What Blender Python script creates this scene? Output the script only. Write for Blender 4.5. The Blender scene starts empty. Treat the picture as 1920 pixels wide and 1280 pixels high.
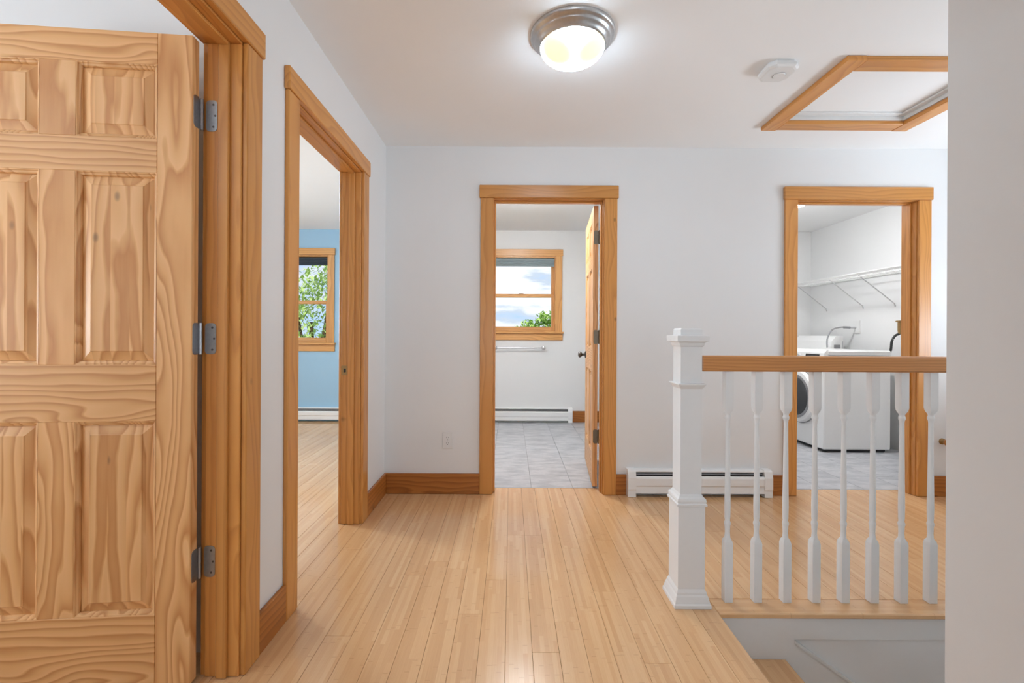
import bpy, bmesh, math, random
from mathutils import Vector, Matrix
random.seed(7)
R = math.radians
S = bpy.context.scene
C = S.collection

# ------------------------------------------------------------------ camera
CAMZ = 1.127
cam = bpy.data.objects.new('camera', bpy.data.cameras.new('camera'))
C.objects.link(cam)
cam.location = (0, 0, CAMZ)
cam.rotation_euler = (Matrix.Rotation(R(90), 3, 'X') @ Matrix.Rotation(R(0.30), 3, 'Z')).to_euler()
cam.data.sensor_width = 36
cam.data.lens = 853 / 1920 * 36
cam.data.shift_x = 2 / 1920
cam.data.shift_y = -15 / 1920
cam.data.clip_start = 0.02
S.camera = cam

# ------------------------------------------------------------------ view, world
vs = S.view_settings
vs.view_transform = 'Standard'; vs.look = 'None'; vs.gamma = 1; vs.use_curve_mapping = False
vs.exposure = 0.03
w = bpy.data.worlds.new('sky'); S.world = w; w.use_nodes = True
nt = w.node_tree; nt.nodes.clear()
def wn(t): return nt.nodes.new(t)
o = wn('ShaderNodeOutputWorld'); bg = wn('ShaderNodeBackground'); tc = wn('ShaderNodeTexCoord')
mp = wn('ShaderNodeMapping'); mp.inputs['Scale'].default_value = (2.6, 2.6, 11.0); mp.inputs['Location'].default_value = (0.3, 0.1, 0.35)
nz = wn('ShaderNodeTexNoise'); nz.inputs['Scale'].default_value = 1.7; nz.inputs['Detail'].default_value = 6; nz.inputs['Roughness'].default_value = .55
cr = wn('ShaderNodeValToRGB')
cr.color_ramp.elements[0].position = .40; cr.color_ramp.elements[0].color = (.40, .56, .80, 1)
cr.color_ramp.elements[1].position = .60; cr.color_ramp.elements[1].color = (.90, .92, .95, 1)
e = cr.color_ramp.elements.new(.5); e.color = (.50, .58, .68, 1)
nt.links.new(tc.outputs['Generated'], mp.inputs['Vector']); nt.links.new(mp.outputs[0], nz.inputs['Vector'])
nt.links.new(nz.outputs['Fac'], cr.inputs[0]); nt.links.new(cr.outputs[0], bg.inputs['Color'])
bg.inputs['Strength'].default_value = 1.35
nt.links.new(bg.outputs[0], o.inputs[0])

def fill_light(name, loc, rot, sx, sy, power):
    l = bpy.data.lights.new(name, 'AREA'); l.shape = 'RECTANGLE'; l.size = sx; l.size_y = sy; l.energy = power
    l.color = (0.77, 0.885, 1.0)
    ob = bpy.data.objects.new(name, l); C.objects.link(ob); ob.location = loc; ob.rotation_euler = rot
    return ob
sun = bpy.data.objects.new('sun', bpy.data.lights.new('sun', 'SUN')); C.objects.link(sun)
sun.data.energy = 3.2; sun.data.angle = R(1.0); sun.data.color = (1, .95, .86); sun.rotation_euler = (R(36), 0, R(6))
# fill lights added outside the unseen added windows to brighten the rooms
fill_light('hall_fill_light', (0.0, -3.05, 0.75), (R(124), 0, 0), 1.5, 1.2, 85)
fill_light('study_fill_light', (-4.5, -0.4, 0.9), (R(120), 0, R(-90)), 1.3, 1.2, 260)
fill_light('bedroom_fill_light', (-4.5, 3.6, 1.2), (R(95), 0, R(-90)), 1.3, 1.2, 90)
fill_light('landing_fill_light', (4.35, 2.0, 0.85), (R(120), 0, R(90)), 1.4, 1.2, 122)
LAMP = dict(hall=35, back=5, bath=140, bed=150, study=22, laundry=118)  # bowl strengths; back, bath, bed and study are added lights
S.cycles.diffuse_bounces = 5; S.cycles.max_bounces = 8

# ------------------------------------------------------------------ materials
def srgb(r, g, b):
    f = lambda c: (c / 255 / 12.92) if c <= 10 else ((c / 255 + .055) / 1.055) ** 2.4
    return (f(r), f(g), f(b), 1)
class NT:
    def __init__(s, name):
        s.m = bpy.data.materials.new(name); s.m.use_nodes = True
        s.t = s.m.node_tree; s.b = s.t.nodes['Principled BSDF']
    def n(s, t, **k):
        x = s.t.nodes.new(t)
        for a, v in k.items(): setattr(x, a, v)
        return x
    def l(s, a, b): s.t.links.new(a, b)
    def math(s, op, a, b=None, c=None):
        x = s.n('ShaderNodeMath', operation=op)
        for i, v in enumerate((a, b, c)):
            if v is None: continue
            if isinstance(v, (int, float)): x.inputs[i].default_value = v
            else: s.l(v, x.inputs[i])
        return x.outputs[0]
    def noise(s, vec, scale, detail=2, rough=.5):
        x = s.n('ShaderNodeTexNoise'); s.l(vec, x.inputs['Vector'])
        x.inputs['Scale'].default_value = scale; x.inputs['Detail'].default_value = detail; x.inputs['Roughness'].default_value = rough
        return x.outputs['Fac']
    def ramp(s, fac, stops):
        x = s.n('ShaderNodeValToRGB'); s.l(fac, x.inputs[0]); el = x.color_ramp.elements
        while len(el) < len(stops): el.new(.5)
        for q, (p, c) in zip(el, stops): q.position = p; q.color = c
        return x.outputs[0]
    def mixc(s, fac, a, b, mode='MIX'):
        x = s.n('ShaderNodeMix', data_type='RGBA', blend_type=mode)
        for i, v in ((0, fac), (6, a), (7, b)):
            if isinstance(v, (int, float, tuple)): x.inputs[i].default_value = v
            else: s.l(v, x.inputs[i])
        return x.outputs[2]
    def bump(s, h, strength, dist=.002):
        x = s.n('ShaderNodeBump'); x.inputs['Strength'].default_value = strength; x.inputs['Distance'].default_value = dist
        s.l(h, x.inputs['Height']); s.l(x.outputs[0], s.b.inputs['Normal'])
    def set(s, **k):
        for a, v in k.items(): s.b.inputs[a.replace('_', ' ')].default_value = v
        return s.m
    def objcoord(s): return s.n('ShaderNodeTexCoord').outputs['Object']
    def rnd(s): return s.n('ShaderNodeObjectInfo').outputs['Random']

def paint(name, col, rough=.55, bump=.06):
    t = NT(name); v = t.objcoord()
    f = t.noise(v, 3, 3)
    c2 = tuple(x * .965 for x in col[:3]) + (1,)
    t.l(t.mixc(f, col, c2), t.b.inputs['Base Color'])
    t.bump(t.noise(v, 260, 2), bump, .001)
    return t.set(Roughness=rough)
def plain(name, col, rough=.4, metal=0.0, var=.05, scale=40):
    t = NT(name); v = t.objcoord(); f = t.noise(v, scale, 2)
    c2 = tuple(x * (1 - var) for x in col[:3]) + (1,)
    t.l(t.mixc(f, col, c2), t.b.inputs['Base Color'])
    return t.set(Roughness=rough, Metallic=metal)

def wood(name, axis, light, mid, dark, freq=42, strips=0, rough=.33, dist=1.0, knots=True, soft=.35):
    """pine: growth rings stretched along `axis` (0,1,2) of the object, offset per object"""
    t = NT(name); v = t.objcoord(); r = t.rnd()
    sx = t.n('ShaderNodeSeparateXYZ'); t.l(v, sx.inputs[0])
    ax = [sx.outputs[i] for i in range(3)]
    g = ax[axis]; a, b = [ax[i] for i in range(3) if i != axis]
    # glued-up strips shift the pattern
    off = t.math('MULTIPLY', r, 17.3)
    if strips:
        st = t.math('FLOOR', t.math('DIVIDE', t.math('ADD', a, t.math('MULTIPLY', r, .3)), strips))
        wnz = t.n('ShaderNodeTexWhiteNoise', noise_dimensions='2D')
        cb = t.n('ShaderNodeCombineXYZ'); t.l(st, cb.inputs[0]); t.l(r, cb.inputs[1]); t.l(cb.outputs[0], wnz.inputs['Vector'])
        sv = wnz.outputs['Value']; off = t.math('ADD', off, t.math('MULTIPLY', sv, 31))
    p = t.n('ShaderNodeCombineXYZ')
    t.l(t.math('ADD', a, off), p.inputs[0]); t.l(b, p.inputs[1]); t.l(t.math('MULTIPLY', t.math('ADD', g, off), .22), p.inputs[2])
    P = p.outputs[0]
    warp = t.noise(P, 5.0, 2, .5)
    warp2 = t.noise(P, 22.0, 2, .5)
    # rings around a pith line offset from the board
    rr = t.math('FRACT', t.math('MULTIPLY', r, 7.7))
    ca = t.math('ADD', t.math('ADD', a, t.math('MULTIPLY', t.math('SUBTRACT', warp, .5), .30 * dist)), t.math('MULTIPLY', t.math('SUBTRACT', rr, .5), .10))
    cb2 = t.math('ADD', b, t.math('ADD', .035, t.math('MULTIPLY', t.math('FRACT', t.math('MULTIPLY', r, 3.1)), .06)))
    d = t.math('SQRT', t.math('ADD', t.math('MULTIPLY', ca, ca), t.math('MULTIPLY', cb2, cb2)))
    d = t.math('ADD', d, t.math('MULTIPLY', warp2, .012))
    ph = t.math('FRACT', t.math('MULTIPLY', d, freq))
    ringc = t.ramp(ph, [(0, light), (.45, mid), (.86, dark), (.97, mid), (1, light)])
    ringc = t.mixc(soft, ringc, mid)
    # fibres
    q = t.n('ShaderNodeCombineXYZ')
    t.l(t.math('MULTIPLY', a, 260), q.inputs[0]); t.l(t.math('MULTIPLY', b, 260), q.inputs[1]); t.l(t.math('MULTIPLY', t.math('ADD', g, off), 7), q.inputs[2])
    fib = t.noise(q.outputs[0], 1, 3, .6)
    big = t.noise(P, 3.3, 1)
    col = t.mixc(t.math('MULTIPLY', fib, .38), ringc, mid)
    # tone
    tone = t.math('ADD', .86, t.math('ADD', t.math('MULTIPLY', big, .16), t.math('MULTIPLY', rr, .12)))
    if strips: tone = t.math('ADD', t.math('SUBTRACT', tone, .05), t.math('MULTIPLY', sv, .14))
    if knots:
        kq = t.n('ShaderNodeCombineXYZ')
        t.l(t.math('ADD', a, off), kq.inputs[0]); t.l(t.math('MULTIPLY', b, .3), kq.inputs[1]); t.l(t.math('MULTIPLY', t.math('ADD', g, off), .55), kq.inputs[2])
        vo = t.n('ShaderNodeTexVoronoi'); t.l(kq.outputs[0], vo.inputs['Vector']); vo.inputs['Scale'].default_value = 5.5
        kn = t.ramp(vo.outputs['Distance'], [(0, (.45, .45, .45, 1)), (.025, (.55, .55, .55, 1)), (.06, (1, 1, 1, 1)), (1, (1, 1, 1, 1))])
        col = t.mixc(1.0, col, kn, 'MULTIPLY')
    tn = t.n('ShaderNodeCombineColor')
    for i in range(3): t.l(tone, tn.inputs[i])
    col = t.mixc(1.0, col, tn.outputs[0], 'MULTIPLY')
    t.l(col, t.b.inputs['Base Color'])
    t.bump(fib, .08, .0008)
    return t.set(Roughness=rough, Coat_Weight=.06, Coat_Roughness=.3)

DL, DM, DD = srgb(236, 188, 134), srgb(224, 172, 114), srgb(186, 120, 60)
TL, TM, TD = srgb(216, 156, 86), srgb(206, 142, 72), srgb(166, 102, 44)
door_v = wood('door_pine_upright', 2, DL, DM, DD, 44, dist=1.6, rough=.42, soft=.14)
door_h = wood('door_pine_level', 0, DL, DM, DD, 44, dist=1.6, rough=.42, soft=.14)
door_p = wood('door_pine_panel', 2, DL, DM, DD, 44, strips=.055, rough=.42, soft=.14)
trim_v = wood('trim_pine_upright', 2, TL, TM, TD, 38, dist=1.0, soft=.55)
trim_h = wood('trim_pine_level', 0, TL, TM, TD, 38, dist=1.0, soft=.55)
trim_y = wood('trim_pine_deep', 1, TL, TM, TD, 38, dist=1.0, soft=.55)
base_h = wood('baseboard_pine', 0, srgb(190, 122, 56), srgb(172, 104, 42), srgb(128, 70, 22), 40, dist=.8)
rail_h = wood('handrail_wood', 0, srgb(206, 146, 84), srgb(192, 130, 70), srgb(164, 104, 52), 90, dist=.3, knots=False)
win_v = wood('window_pine_upright', 2, srgb(224, 170, 106), srgb(212, 156, 92), srgb(176, 118, 62), 40)
win_h = wood('window_pine_level', 0, srgb(224, 170, 106), srgb(212, 156, 92), srgb(176, 118, 62), 40)

def bamboo(name, axis):
    """strips of pressed bamboo with knuckles, per-plank tone"""
    t = NT(name); v = t.objcoord(); r = t.rnd()
    sx = t.n('ShaderNodeSeparateXYZ'); t.l(v, sx.inputs[0])
    g = sx.outputs[axis]; a = sx.outputs[1 - axis]
    st = t.math('FLOOR', t.math('DIVIDE', t.math('ADD', a, t.math('MULTIPLY', r, .02)), .0165))
    cb = t.n('ShaderNodeCombineXYZ'); t.l(st, cb.inputs[0]); t.l(t.math('MULTIPLY', r, 91), cb.inputs[1])
    # strips are jointed every so often: tone changes along the length too
    wn1 = t.n('ShaderNodeTexWhiteNoise', noise_dimensions='2D'); t.l(cb.outputs[0], wn1.inputs['Vector']); sv = wn1.outputs['Value']
    seg = t.math('FLOOR', t.math('DIVIDE', t.math('ADD', g, t.math('MULTIPLY', sv, 3)), .62))
    cb2 = t.n('ShaderNodeCombineXYZ'); t.l(st, cb2.inputs[0]); t.l(t.math('MULTIPLY', r, 91), cb2.inputs[1]); t.l(seg, cb2.inputs[2])
    wn2 = t.n('ShaderNodeTexWhiteNoise', noise_dimensions='3D'); t.l(cb2.outputs[0], wn2.inputs['Vector'])
    q = t.n('ShaderNodeCombineXYZ')
    t.l(t.math('MULTIPLY', a, 420), q.inputs[0]); t.l(t.math('MULTIPLY', t.math('ADD', g, t.math('MULTIPLY', r, 9)), 9), q.inputs[1]); t.l(sv, q.inputs[2])
    fib = t.noise(q.outputs[0], 1, 3, .6)
    kf = t.math('FRACT', t.math('ADD', t.math('DIVIDE', g, .29), t.math('MULTIPLY', sv, 7)))
    kn = t.ramp(kf, [(0, (1, 1, 1, 1)), (.003, (.84, .80, .76, 1)), (.012, (.93, .92, .90, 1)), (.022, (1, 1, 1, 1))])
    f = t.math('ADD', t.math('MULTIPLY', wn2.outputs['Value'], .42), t.math('ADD', t.math('MULTIPLY', fib, .52), t.math('MULTIPLY', r, .24)))
    col = t.ramp(f, [(.05, srgb(202, 154, 106)), (.55, srgb(216, 170, 122)), (1.15, srgb(228, 187, 141))])
    col = t.mixc(1.0, col, kn, 'MULTIPLY')
    t.l(col, t.b.inputs['Base Color'])
    t.bump(fib, .04, .0005)
    return t.set(Roughness=.23, Coat_Weight=.3, Coat_Roughness=.09)
bam_y = bamboo('bamboo_plank', 1)
bam_x = bamboo('bamboo_nosing', 0)
seam = plain('bamboo_seam', srgb(120, 84, 50), .6)

wallm = paint('wall_paint_white', (.80, .80, .795, 1))
ceilm = paint('ceiling_paint_white', (.90, .90, .895, 1), .7)
bluem = paint('wall_paint_light_blue', srgb(160, 198, 224))
whitem = plain('white_gloss_paint', (.76, .76, .75, 1), .32, 0, .03)
enamel = plain('white_enamel', (.88, .88, .87, 1), .28, 0, .02)
dark = plain('dark_gap', (.02, .02, .022, 1), .5)
greym = plain('grey_plastic', (.30, .30, .31, 1), .4)
lgrey = plain('light_grey_plastic', (.55, .55, .56, 1), .35)
plast = plain('white_plastic', (.78, .78, .77, 1), .35, 0, .02)
nickel = plain('brushed_nickel', (.62, .63, .64, 1), .30, 1.0, .25, 90)
steel = plain('zinc_hinge_steel', (.42, .43, .45, 1), .38, 1.0, .25, 120)
pewter = plain('dark_pewter', (.12, .115, .11, 1), .35, .9, .2)
bronze = plain('antique_bronze', (.22, .18, .13, 1), .4, .9, .3, 120)
brass = plain('aged_brass', (.42, .26, .11, 1), .35, .9, .25, 100)
rubber = plain('black_rubber', (.02, .02, .02, 1), .5)
shade_grey = plain('grey_blue_shade_cloth', srgb(150, 164, 168), .8, 0, .1, 300)
shade_dark = plain('dark_slate_shade_cloth', srgb(58, 68, 78), .8, 0, .15, 300)
bark = plain('tree_bark', srgb(96, 76, 58), .9, 0, .4, 12)

def tile_mat():
    t = NT('grey_stone_tile'); v = t.objcoord(); r = t.rnd()
    p = t.n('ShaderNodeVectorMath', operation='ADD'); t.l(v, p.inputs[0])
    cb = t.n('ShaderNodeCombineXYZ'); t.l(t.math('MULTIPLY', r, 40), cb.inputs[0]); t.l(t.math('MULTIPLY', r, 23), cb.inputs[1]); t.l(cb.outputs[0], p.inputs[1])
    mpn = t.n('ShaderNodeMapping'); t.l(p.outputs[0], mpn.inputs[0]); mpn.inputs['Scale'].default_value = (1, 2.4, 1); mpn.inputs['Rotation'].default_value = (0, 0, .5)
    f = t.noise(mpn.outputs[0], 5, 6, .62)
    t.l(t.ramp(f, [(.30, srgb(158, 160, 166)), (.5, srgb(186, 187, 191)), (.58, srgb(200, 200, 203)), (.7, srgb(180, 181, 186))]), t.b.inputs['Base Color'])
    return t.set(Roughness=.32)
tilem = tile_mat()
grout = plain('grey_grout', srgb(150, 150, 152), .8)

def glass_mat():
    t = NT('clear_pane'); n = t.t.nodes
    tr = t.n('ShaderNodeBsdfTransparent'); gl = t.n('ShaderNodeBsdfGlossy'); gl.inputs['Roughness'].default_value = .02
    fr = t.n('ShaderNodeFresnel'); fr.inputs['IOR'].default_value = 1.12
    mx = t.n('ShaderNodeMixShader'); t.l(fr.outputs[0], mx.inputs[0]); t.l(tr.outputs[0], mx.inputs[1]); t.l(gl.outputs[0], mx.inputs[2])
    t.l(mx.outputs[0], n['Material Output'].inputs[0]); return t.m
glassm = glass_mat()

def lampglass(strength, spots, tint):
    t = NT('frosted_lamp_glass'); v = t.objcoord(); sx = t.n('ShaderNodeSeparateXYZ'); t.l(v, sx.inputs[0])
    fac = None
    for (px, py, rad) in spots:      # yellow glow of each bulb painted into the emission colour
        dx = t.math('SUBTRACT', sx.outputs[0], px); dy = t.math('SUBTRACT', sx.outputs[1], py)
        d = t.math('SQRT', t.math('ADD', t.math('MULTIPLY', dx, dx), t.math('MULTIPLY', dy, dy)))
        f = t.math('SUBTRACT', 1, t.math('SMOOTH_MIN', t.math('DIVIDE', d, rad), 1.0, .15)); f = t.math('MAXIMUM', f, 0)
        fac = f if fac is None else t.math('MAXIMUM', fac, f)
    k = strength
    if fac is None: t.b.inputs['Emission Color'].default_value = tint
    else:
        c = t.ramp(fac, [(0, tint), (.02, (.30, .33, .30, 1)), (.05, (2.0 / k, 1.8 / k, 1.0 / k, 1)), (.13, (1.10 / k, .93 / k, .46 / k, 1)), (.3, (1.0 / k, .84 / k, .34 / k, 1))])
        t.l(c, t.b.inputs['Emission Color'])
    t.b.inputs['Emission Strength'].default_value = strength
    t.b.inputs['Base Color'].default_value = (.9, .88, .82, 1)
    return t.m

# ------------------------------------------------------------------ helpers
MW = {}
def tag(o, label=None, cat=None, group=None, kind=None):
    if label: o['label'] = label
    if cat: o['category'] = cat
    if group: o['group'] = group
    if kind: o['kind'] = kind
    return o
def thing(name, loc, rz=0, label=None, cat=None, group=None, kind=None):
    o = bpy.data.objects.new(name, None); C.objects.link(o); o.empty_display_size = .1
    o.location = loc; o.rotation_euler = (0, 0, rz)
    MW[o] = Matrix.Translation(loc) @ Matrix.Rotation(rz, 4, 'Z')
    return tag(o, label, cat, group, kind)
def link(name, bm, mat, parent=None, loc=(0, 0, 0), smooth=False):
    me = bpy.data.meshes.new(name); bm.normal_update(); bm.to_mesh(me); bm.free(); me.materials.append(mat)
    if smooth:
        for p in me.polygons: p.use_smooth = True
        try: me.set_sharp_from_angle(angle=R(40))
        except Exception: pass
    o = bpy.data.objects.new(name, me); C.objects.link(o); o.location = loc; o.parent = parent
    MW[o] = (MW[parent] if parent in MW else Matrix()) @ Matrix.Translation(loc)
    return o
def bx(bm, x0, x1, y0, y1, z0, z1, bev=0):
    r = bmesh.ops.create_cube(bm, size=1); vv = r['verts']
    for v in vv: v.co = Vector(((x0 + x1) / 2 + v.co.x * (x1 - x0), (y0 + y1) / 2 + v.co.y * (y1 - y0), (z0 + z1) / 2 + v.co.z * (z1 - z0)))
    if bev:
        es = list({e for v in vv for e in v.link_edges})
        bmesh.ops.bevel(bm, geom=es, offset=bev, segments=1, affect='EDGES')
def box(name, x0, x1, y0, y1, z0, z1, mat, parent=None, bev=.002):
    """box part with its origin at its own centre"""
    c = ((x0 + x1) / 2, (y0 + y1) / 2, (z0 + z1) / 2); bm = bmesh.new()
    hx, hy, hz = abs(x1 - x0) / 2, abs(y1 - y0) / 2, abs(z1 - z0) / 2
    bx(bm, -hx, hx, -hy, hy, -hz, hz, bev)
    return link(name, bm, mat, parent, c)
def boxes(name, lst, mat, parent=None, bev=0):
    bm = bmesh.new()
    for b in lst: bx(bm, *b, bev)
    return link(name, bm, mat, parent)
def lathe(bm, prof, seg=32, axis='z', at=(0, 0, 0), a0=0, a1=2 * math.pi):
    rings = []; full = abs(a1 - a0 - 2 * math.pi) < 1e-6; n = seg if full else seg + 1
    for r, h in prof:
        ring = []
        for i in range(n):
            a = a0 + (a1 - a0) * i / seg; c, s = math.cos(a) * r, math.sin(a) * r
            p = {'z': (c, s, h), 'x': (h, c, s), 'y': (s, h, c)}[axis]
            ring.append(bm.verts.new((p[0] + at[0], p[1] + at[1], p[2] + at[2])))
        rings.append(ring)
    for A, B in zip(rings, rings[1:]):
        for i in range(n if full else n - 1):
            j = (i + 1) % n; bm.faces.new((A[i], A[j], B[j], B[i]))
    if full:
        for ring, rv in ((rings[0], True), (rings[-1], False)):
            bm.faces.new(list(reversed(ring)) if rv else ring)
    return rings
def tube(bm, pts, r, seg=8):
    pts = [Vector(p) for p in pts]; rings = []
    up = Vector((0, 0, 1))
    for i, p in enumerate(pts):
        d = (pts[min(i + 1, len(pts) - 1)] - pts[max(i - 1, 0)]).normalized()
        ref = up if abs(d.z) < .9 else Vector((1, 0, 0))
        u = d.cross(ref).normalized(); v = d.cross(u).normalized(); rr = r[i] if isinstance(r, (list, tuple)) else r
        rings.append([bm.verts.new(p + (u * math.cos(2 * math.pi * k / seg) + v * math.sin(2 * math.pi * k / seg)) * rr) for k in range(seg)])
    for A, B in zip(rings, rings[1:]):
        for k in range(seg): j = (k + 1) % seg; bm.faces.new((A[k], A[j], B[j], B[k]))
    bm.faces.new(rings[0]); bm.faces.new(list(reversed(rings[-1])))
def spline(P, n=8):
    P = [Vector(p) for p in P]; out = []
    Q = [P[0]] + P + [P[-1]]
    for i in range(1, len(Q) - 2):
        for k in range(n):
            t = k / n; a, b, c, d = Q[i - 1], Q[i], Q[i + 1], Q[i + 2]
            out.append(.5 * ((2 * b) + (c - a) * t + (2 * a - 5 * b + 4 * c - d) * t * t + (3 * b - a - 3 * c + d) * t ** 3))
    return out + [P[-1]]
def prism(bm, poly, h0, h1, plane='xy'):
    """extrude a polygon; plane xy -> along z, xz -> along y, yz -> along x"""
    f = {'xy': lambda a, b, h: (a, b, h), 'xz': lambda a, b, h: (a, h, b), 'yz': lambda a, b, h: (h, a, b)}[plane]
    A = [bm.verts.new(f(a, b, h0)) for a, b in poly]; B = [bm.verts.new(f(a, b, h1)) for a, b in poly]
    n = len(poly)
    fs = [bm.faces.new(list(reversed(A))), bm.faces.new(B)] + [bm.faces.new((A[i], A[(i + 1) % n], B[(i + 1) % n], B[i])) for i in range(n)]
    return fs
def fixn(bm): bmesh.ops.recalc_face_normals(bm, faces=bm.faces[:])
def rrect(w, h, r, n=5):
    out = []
    for cx, cy, a in ((w / 2 - r, h / 2 - r, 0), (-w / 2 + r, h / 2 - r, 90), (-w / 2 + r, -h / 2 + r, 180), (w / 2 - r, -h / 2 + r, 270)):
        for k in range(n + 1):
            q = R(a + 90 * k / n); out.append((cx + r * math.cos(q), cy + r * math.sin(q)))
    return out

# ------------------------------------------------------------------ layout numbers
XL, TW = -.885, .112            # hall face of the left wall, wall thickness
YB = 3.20                       # hall face of the back wall
YF = 5.80                       # inner face of the far outer wall
HC = 2.44
HD = 2.070                      # underside of door heads
D1 = (.695, 1.487); D2 = (1.867, 2.676)     # jamb faces along the left wall
D3 = (-.1215, .646); D4 = (2.012, 2.846)    # jamb faces along the back wall
XR, YC = .881, .920             # right foreground wall face and its corner
XE = 3.82                       # right end
YST = 1.866                     # wall face below the railing
RO = .018                       # jamb thickness
Z0 = -2.75

# ------------------------------------------------------------------ setting: walls
def wall_with_holes(name, along, f0, f1, u0, u1, holes, mat, label, z0=0.0, z1=HC):
    """along: 'x' or 'y' running direction; f0,f1 faces; holes (u0,u1,z0,z1)"""
    L = []; u = u0
    for (a, b, c, d) in sorted(holes):
        L.append((u, a, z0, z1)); u = b
        if c > z0: L.append((a, b, z0, c))
        if d < z1: L.append((a, b, d, z1))
    L.append((u, u1, z0, z1))
    bl = [((a, b, f0, f1, c, d) if along == 'x' else (f0, f1, a, b, c, d)) for a, b, c, d in L]
    o = boxes(name, bl, mat); bmm = bmesh.new(); bmm.from_mesh(o.data)
    bmesh.ops.remove_doubles(bmm, verts=bmm.verts[:], dist=1e-5); bmm.to_mesh(o.data); bmm.free()
    return tag(o, label, 'wall', kind='structure')
dh = lambda d: (d[0] - RO, d[1] + RO, 0, HD + RO)
wall_with_holes('wall_left', 'y', XL - TW, XL, -2.6, YF, [dh(D1), dh(D2)], wallm, 'white painted hallway wall on the left with two wood-framed doorways')
wall_with_holes('wall_back', 'x', YB, YB + TW, XL, XE, [dh(D3), dh(D4)], wallm, 'white painted wall facing the viewer with bathroom and laundry doorways')
WB = (-.315, .575, 1.14, 2.115)      # bath window hole  (x0,x1,z0,z1)
WD = (-3.22, -2.325, .985, 2.115)     # bedroom window hole
wall_with_holes('wall_far_bathroom', 'x', YF, YF + .16, -.94, 1.35, [WB], wallm, 'white far bathroom wall around the small window')
wall_with_holes('wall_far_bedroom', 'x', YF, YF + .16, -4.16, -.94, [WD], bluem, 'light blue bedroom wall around the window')
wall_with_holes('wall_far_laundry', 'x', YF, YF + .16, 1.35, XE + .12, [], wallm, 'white far wall of the laundry room')
tag(boxes('wall_laundry_partition', [(1.30, 1.40, YB + TW, YF, 0, HC)], wallm), 'white partition wall between bathroom and laundry room', 'wall', kind='structure')
WL = (1.25, 2.75, .85, 2.1)
wall_with_holes('wall_right_end', 'y', XE, XE + .12, YC - .12, YF, [WL], wallm, 'white laundry wall on the right carrying the wire shelf', Z0)
tag(boxes('wall_right', [(XR, XR + .12, -2.6, YC, 0, HC), (XR + .12, XE, YC - .12, YC, 0, HC), (.8455, XE, YC - .12, YC, Z0, 0)], wallm),
    'white painted wall in the right foreground cutting off the railing', 'wall', kind='structure')
WH = (-.62, .62, .75, 2.1)
wall_with_holes('wall_behind_viewer', 'x', -2.76, -2.6, -4.16, XR + .12, [WH], wallm, 'white hallway end wall behind the viewer with an added window')
WS = (-1.0, .3, .9, 2.1); WQ = (3.0, 4.2, .9, 2.1)
wall_with_holes('wall_outer_left', 'y', -4.16, -4.0, -2.6, YF, [WS, WQ], wallm, 'white outer wall of the rooms on the left')
tag(boxes('wall_bedroom_partition', [(-4.0, XL - TW, 1.60, 1.70, 0, HC)], wallm), 'white partition wall behind the open pine door', 'wall', kind='structure')
# stairwell
tag(boxes('wall_stairwell', [(.8455, XE, YST, YST + .07, Z0, -.02)], wallm), 'white stairwell wall below the railing', 'wall', kind='structure')
tag(boxes('wall_stairwell_head', [(.745, .8255, YC - .12, YST + .07, Z0, -.02)], wallm), 'white stairwell wall under the hallway floor edge', 'wall', kind='structure')
tag(box('trim_stairwell_fascia', .8455, XE, YST - .014, YST, -.113, -.022, whitem, bev=.001), 'white painted fascia board under the bamboo nosing of the landing', 'trim', kind='structure')

# ceiling with the hatch hole
HX0, HX1, HY0, HY1 = 1.572 + .09, 2.49 - .09, 2.135 + .09, 2.875 - .09
tag(boxes('ceiling', [(-4.16, HX0, -2.76, YF + .16, HC, HC + .1), (HX1, XE + .12, -2.76, YF + .16, HC, HC + .1),
                      (HX0, HX1, -2.76, HY0, HC, HC + .1), (HX0, HX1, HY1, YF + .16, HC, HC + .1)], ceilm), 'smooth white painted ceiling', 'ceiling', kind='structure')

# ------------------------------------------------------------------ floors
PW, PX0 = .0955, -.014
def plank(parent, x0, x1, y0, y1, mat=bam_y, name='plank'):
    g = .0004
    return box(name, x0 + g, x1 - g, y0 + g, y1 - g, -.015 + random.uniform(-.0002, .0002), random.uniform(-.0003, .0003), mat, parent, .0009)
YTH = 3.325
fl = tag(boxes('floor', [(-.969, .835, -2.6, YTH, -.2, -.0145), (.8455, XE, 1.88, YTH, -.02, -.0145)], seam),
         'honey bamboo plank floor of the hallway', 'floor', kind='structure')
MW[fl] = Matrix()
JO = {-1: 2.08, 1: 2.54, 2: 1.78, 4: 1.993, -2: 1.827, -5: 2.12, -4: 2.245, 5: 1.56}
for k in range(-10, 40):
    x0 = PX0 + PW * k; x1 = min(x0 + PW, XE)
    if x0 > XE - .02: break
    ymin = -2.6 if k < 9 else 1.944
    j = JO.get(k, random.uniform(1.3, 3.2)); L = random.choice((.93, 1.25, 1.83))
    cuts = [j]
    while cuts[0] - L > ymin + .12: cuts.insert(0, cuts[0] - (L if cuts[0] > .6 else 1.83))
    while cuts[-1] + L < YTH - .12: cuts.append(cuts[-1] + L)
    cuts = [ymin] + [c for c in cuts if ymin + .1 < c < YTH - .08] + [YTH]
    for a, b in zip(cuts, cuts[1:]): plank(fl, x0, x1, a, b)
box('nosing', .8455, XE, 1.838, 1.9435, -.021, .0005, bam_x, fl, .004)
fb = tag(boxes('floor_bedroom', [(-4.0, -.969, 1.6, YF, -.2, -.0145)], seam), 'bamboo plank floor of the blue bedroom', 'floor', kind='structure')
fs_ = tag(boxes('floor_study', [(-4.0, -.969, -2.6, 1.6, -.2, -.0145)], seam), 'bamboo plank floor behind the open pine door', 'floor', kind='structure')
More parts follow.
